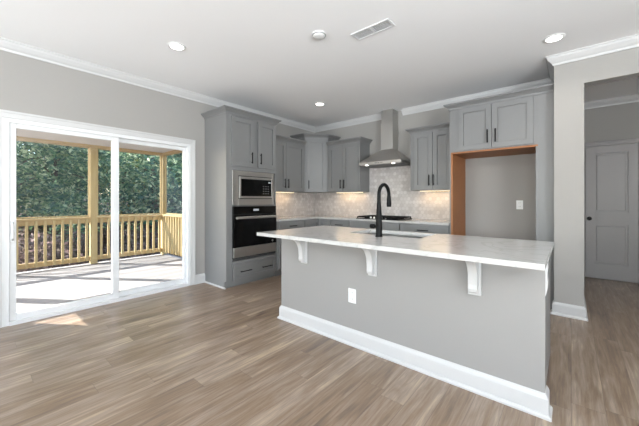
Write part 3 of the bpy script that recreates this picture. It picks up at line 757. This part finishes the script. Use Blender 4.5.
# under-cabinet strips
def undercab(x, y, rz, L, label, p):
    t = thing('under_cabinet_light', label, 'light', (x, y, 1.37), rz, 'under cabinet light bars')
    obj('housing', B((-L/2, L/2, -.02, .02, -.010, -.0005)), M['plastic'], t)
    obj('lens', B((-L/2+.01, L/2-.01, -.014, .014, -.013, -.010)), M['warmlamp'], t)
    area_light('strip_lamp', (0, 0, -.016), (0, 0.0001, -1), L-.02, .02, p, (1, .72, .42), t)
undercab(-1.57, 4.66, 0, .55, 'warm light bar under the cabinet right of the hood', 1.4)
undercab(-3.2, 4.66, 0, .60, 'warm light bar under the cabinet left of the hood', 1.4)
undercab(XL+.13, 3.70, PI/2, .65, 'warm light bar under the cabinet beside the oven tower', 1.4)

# ---------------------------------------------------------------- porch
DX0, DXW = -7.28, XL-T; DYa, DYb = -1.02, 3.02; DKZ = -.03; PCZ = 2.30
PXB = -7.25
struct('floor_porch', B((DX0, DXW, DYa, DYb, DKZ-.04, DKZ), (DX0, DX0+.04, DYa, DYb, DKZ-.25, DKZ-.04), (DX0, DXW, DYb-.04, DYb, DKZ-.25, DKZ-.04)), M['deck'], 'sunlit porch deck of pale boards')
struct('ceiling_porch', B((PXB, DXW, -.965, 3.0, PCZ, PCZ+.08)), M['siding'])
PXc = -7.2
def post(x, y, label, sx=.09, sy=.09):
    t = obj('porch_post', B((-sx/2, sx/2, -sy/2, sy/2, 0, 2.245-DKZ), bev=.004), M['pinev'])
    t.location = (x, y, DKZ); tag(t, label, 'post', 'pine porch posts')
post(PXc, -.94, 'pine porch post at the far left corner', .12, .14)
post(PXc, .32, 'pine porch post on the far railing nearest the door handle side')
post(PXc, 1.613, 'pine porch post in the middle of the far railing', .09, .112)
post(PXc, 2.94, 'pine porch post at the far corner where railings meet', .10, .10)
post(-4.38, 2.94, 'pine porch post against the house wall')
bmt = newbm(); box(bmt, PXc-.05, PXc+.05, -.962, 2.995, 2.246, PCZ-.001); tag(obj('porch_beam', bmt, M['piney']), 'pine beam along the top of the far porch posts', 'beam', 'pine porch beams')
for yy, lb in ((2.94, 'pine beam over the side railing by the house'), (-.912, 'pine beam over the near left side of the porch')):
    bmt = newbm(); box(bmt, PXc+.052, DXW, yy-.05, yy+.05, 2.246, PCZ-.001); tag(obj('porch_beam', bmt, M['pinex']), lb, 'beam', 'pine porch beams')
def railing(x0, y0, x1, y1, label):
    """railing section from (x0,y0) to (x1,y1)"""
    L = math.hypot(x1-x0, y1-y0); a = math.atan2(y1-y0, x1-x0)
    t = thing('porch_railing', label, 'railing', (x0, y0, DKZ), a, 'pine porch railings')
    m = M['pinex']
    obj('top_rail', B((0, L, -.06, .06, .885, .92), (0, L, -.02, .02, .80, .884), bev=.003), m, t)
    obj('bottom_rail', B((0, L, -.02, .02, .065, .15), bev=.003), m, t)
    n_ = max(2, round(L/.122)); 
    b0 = None
    for k in range(n_):
        xk = (k+.5)*L/n_
        if b0 is None: b0 = obj('baluster', B((-.019, .019, -.058, -.0205, .07, .878), bev=.003), M['pinev'], t); b0.location = (xk, 0, 0)
        else:
            c = b0.copy(); COL.objects.link(c); c.parent = t; c.location = (xk, 0, 0)
    # screen above the rail
    return t
railing(PXc, -.87, PXc, .275, 'pine railing at the far left of the porch')
railing(PXc, .365, PXc, 1.557, 'pine railing seen through the left glass panel')
railing(PXc, 1.669, PXc, 2.888, 'pine railing between middle post and far corner post')
railing(PXc+.06, 2.94, -4.425, 2.94, 'pine side railing running from far corner to the house')
railing(-4.34, -.94, PXc+.06, -.94, 'pine side railing on the near left side of the porch')
def screen(x0, y0, x1, y1, label):
    L = math.hypot(x1-x0, y1-y0); a = math.atan2(y1-y0, x1-x0)
    t = thing('porch_screen', label, 'screen', (x0, y0, DKZ), a, 'porch insect screens')
    f = .02
    obj('frame', B((0, f, .005, .03, .93, 2.274), (L-f, L, .005, .03, .93, 2.274), (f, L-f, .005, .03, .93, .95), (f, L-f, .005, .03, 2.262, 2.274)), M['black'] if False else M['pinev'], t)
    obj('mesh', B((f, L-f, .014, .016, .95, 2.262)), M['screen'], t)
screen(PXc, .37, PXc, 1.55, 'insect screen above the railing left of middle post')
screen(PXc, 1.672, PXc, 2.886, 'insect screen above the railing right of middle post')
screen(PXc+.065, 2.94, -4.43, 2.94, 'insect screen above the side railing')

# ---------------------------------------------------------------- woods
bm = newbm(); N = 44
gx0, gx1, gy0, gy1 = -46, -4.4, -26, 40
grid = [[None]*(N+1) for _ in range(N+1)]
for i in range(N+1):
    for j in range(N+1):
        x = gx0+(gx1-gx0)*i/N; y = gy0+(gy1-gy0)*j/N
        zz = -.95 + max(0, (-13-x))*.085 + random.uniform(-.06, .06)
        grid[i][j] = bm.verts.new((x, y, zz))
for i in range(N):
    for j in range(N): bm.faces.new((grid[i][j], grid[i+1][j], grid[i+1][j+1], grid[i][j+1]))
struct('ground', bm, M['soil'], 'brown leaf covered forest floor')
def gz(x): return -.95 + max(0, (-13-x))*.085

def foliage_mesh(name, n, blobs, size, rnd, m):
    vs = []; fs = []
    wts = [b[3]**2 for b in blobs]
    for i in range(n):
        b = rnd.choices(blobs, wts)[0]
        while True:
            p = Vector((rnd.uniform(-1, 1), rnd.uniform(-1, 1), rnd.uniform(-1, 1)))
            if .35 < p.length < 1: break
        c = Vector(b[:3]) + Vector((p.x*b[3], p.y*b[3], p.z*b[4]))
        a = Vector((rnd.gauss(0, 1), rnd.gauss(0, 1), rnd.gauss(0, .6))).normalized()
        k = a.orthogonal().normalized(); k.rotate(Matrix.Rotation(rnd.uniform(0, 6.28), 3, a))
        l_ = a.cross(k); s = size*rnd.uniform(.6, 1.4)
        q = len(vs)
        vs += [c-a*s, c+k*s*.45, c+a*s, c-k*s*.45]; fs.append((q, q+1, q+2, q+3))
    me = bpy.data.meshes.new(name); me.from_pydata([tuple(v) for v in vs], [], fs); me.materials.append(m)
    return me
protos = []
for v in range(4):
    rnd = random.Random(40+v); h = 5.2+v*.5
    blobs = [(rnd.uniform(-.9, .9), rnd.uniform(-.9, .9), rnd.uniform(1.5, h-.3), rnd.uniform(.7, 1.25), rnd.uniform(.6, 1.0)) for _ in range(13)]
    me = foliage_mesh('foliage', 6500, blobs, .075, rnd, M['leafy'] if v == 3 else M['leaf'])
    bm = newbm(); tube(bm, [(0, 0, -.2), (.05, .02, h*.3), (-.08, .05, h*.6), (.05, -.03, h*.9)], [.13, .10, .07, .03], 9)
    for k in range(6):
        z0 = h*.25+k*h*.1; a = rnd.uniform(0, 6.28)
        tube(bm, [(0, 0, z0), (.5*math.cos(a), .5*math.sin(a), z0+.35), (1.0*math.cos(a), 1.0*math.sin(a), z0+.5)], [.035, .022, .01], 6)
    protos.append((me, bm))
tm = []
for me, bm in protos:
    bmesh.ops.recalc_face_normals(bm, faces=bm.faces[:]); m2 = bpy.data.meshes.new('trunk'); bm.to_mesh(m2); bm.free(); m2.materials.append(M['bark']); tm.append((me, m2))
rnd = random.Random(5)
def tree(x, y, v, sc_, label, group):
    t = thing('leafy_tree', label, 'tree', (x, y, gz(x)), rnd.uniform(0, 6.28), group)
    t.scale = (sc_, sc_, sc_)
    for nm, me in zip(('foliage', 'trunk'), tm[v]):
        o = bpy.data.objects.new(nm, me); COL.objects.link(o); o.parent = t
spots = []
for row, (x, st, y0, y1) in enumerate(((-13.0, 1.9, 0.6, 9.5), (-15.5, 2.0, 0.5, 14), (-18.5, 2.2, 0, 18), (-22, 2.6, -1, 22), (-27, 3.2, -3, 26))):
    y = y0
    while y < y1:
        spots.append((x+rnd.uniform(-.7, .7)+max(0, (y-5))*.25, y+rnd.uniform(-.5, .5), row)); y += st
for i, (x, y, row) in enumerate(spots):
    tree(x, y, rnd.randrange(4), rnd.uniform(.85, 1.15)+row*.12, 'leafy green tree in the dense woods beyond the porch', 'trees in the woods beyond the porch')
# undergrowth
us = []
for v in range(2):
    r2 = random.Random(90+v)
    us.append(foliage_mesh('undergrowth_shrub', 1500, [(r2.uniform(-.6, .6), r2.uniform(-.6, .6), r2.uniform(.2, 1.15), .55, .4) for _ in range(9)], .06, r2, M['shrub']))
sp_ = []
for i in range(400):
    y = rnd.uniform(-.5, 13); x = rnd.uniform(-19, -9.4)
    if any((x-a)**2+(y-b)**2 < 1.75**2 for a, b in sp_): continue
    sp_.append((x, y))
    o = bpy.data.objects.new('undergrowth_shrub', us[i % 2]); COL.objects.link(o); o.location = (x, y, gz(x)); o.rotation_euler = (0, 0, rnd.uniform(0, 6)); 
    tag(o, 'low brownish shrub on the forest floor beyond the porch railing', 'shrub', 'undergrowth shrubs beyond the porch')
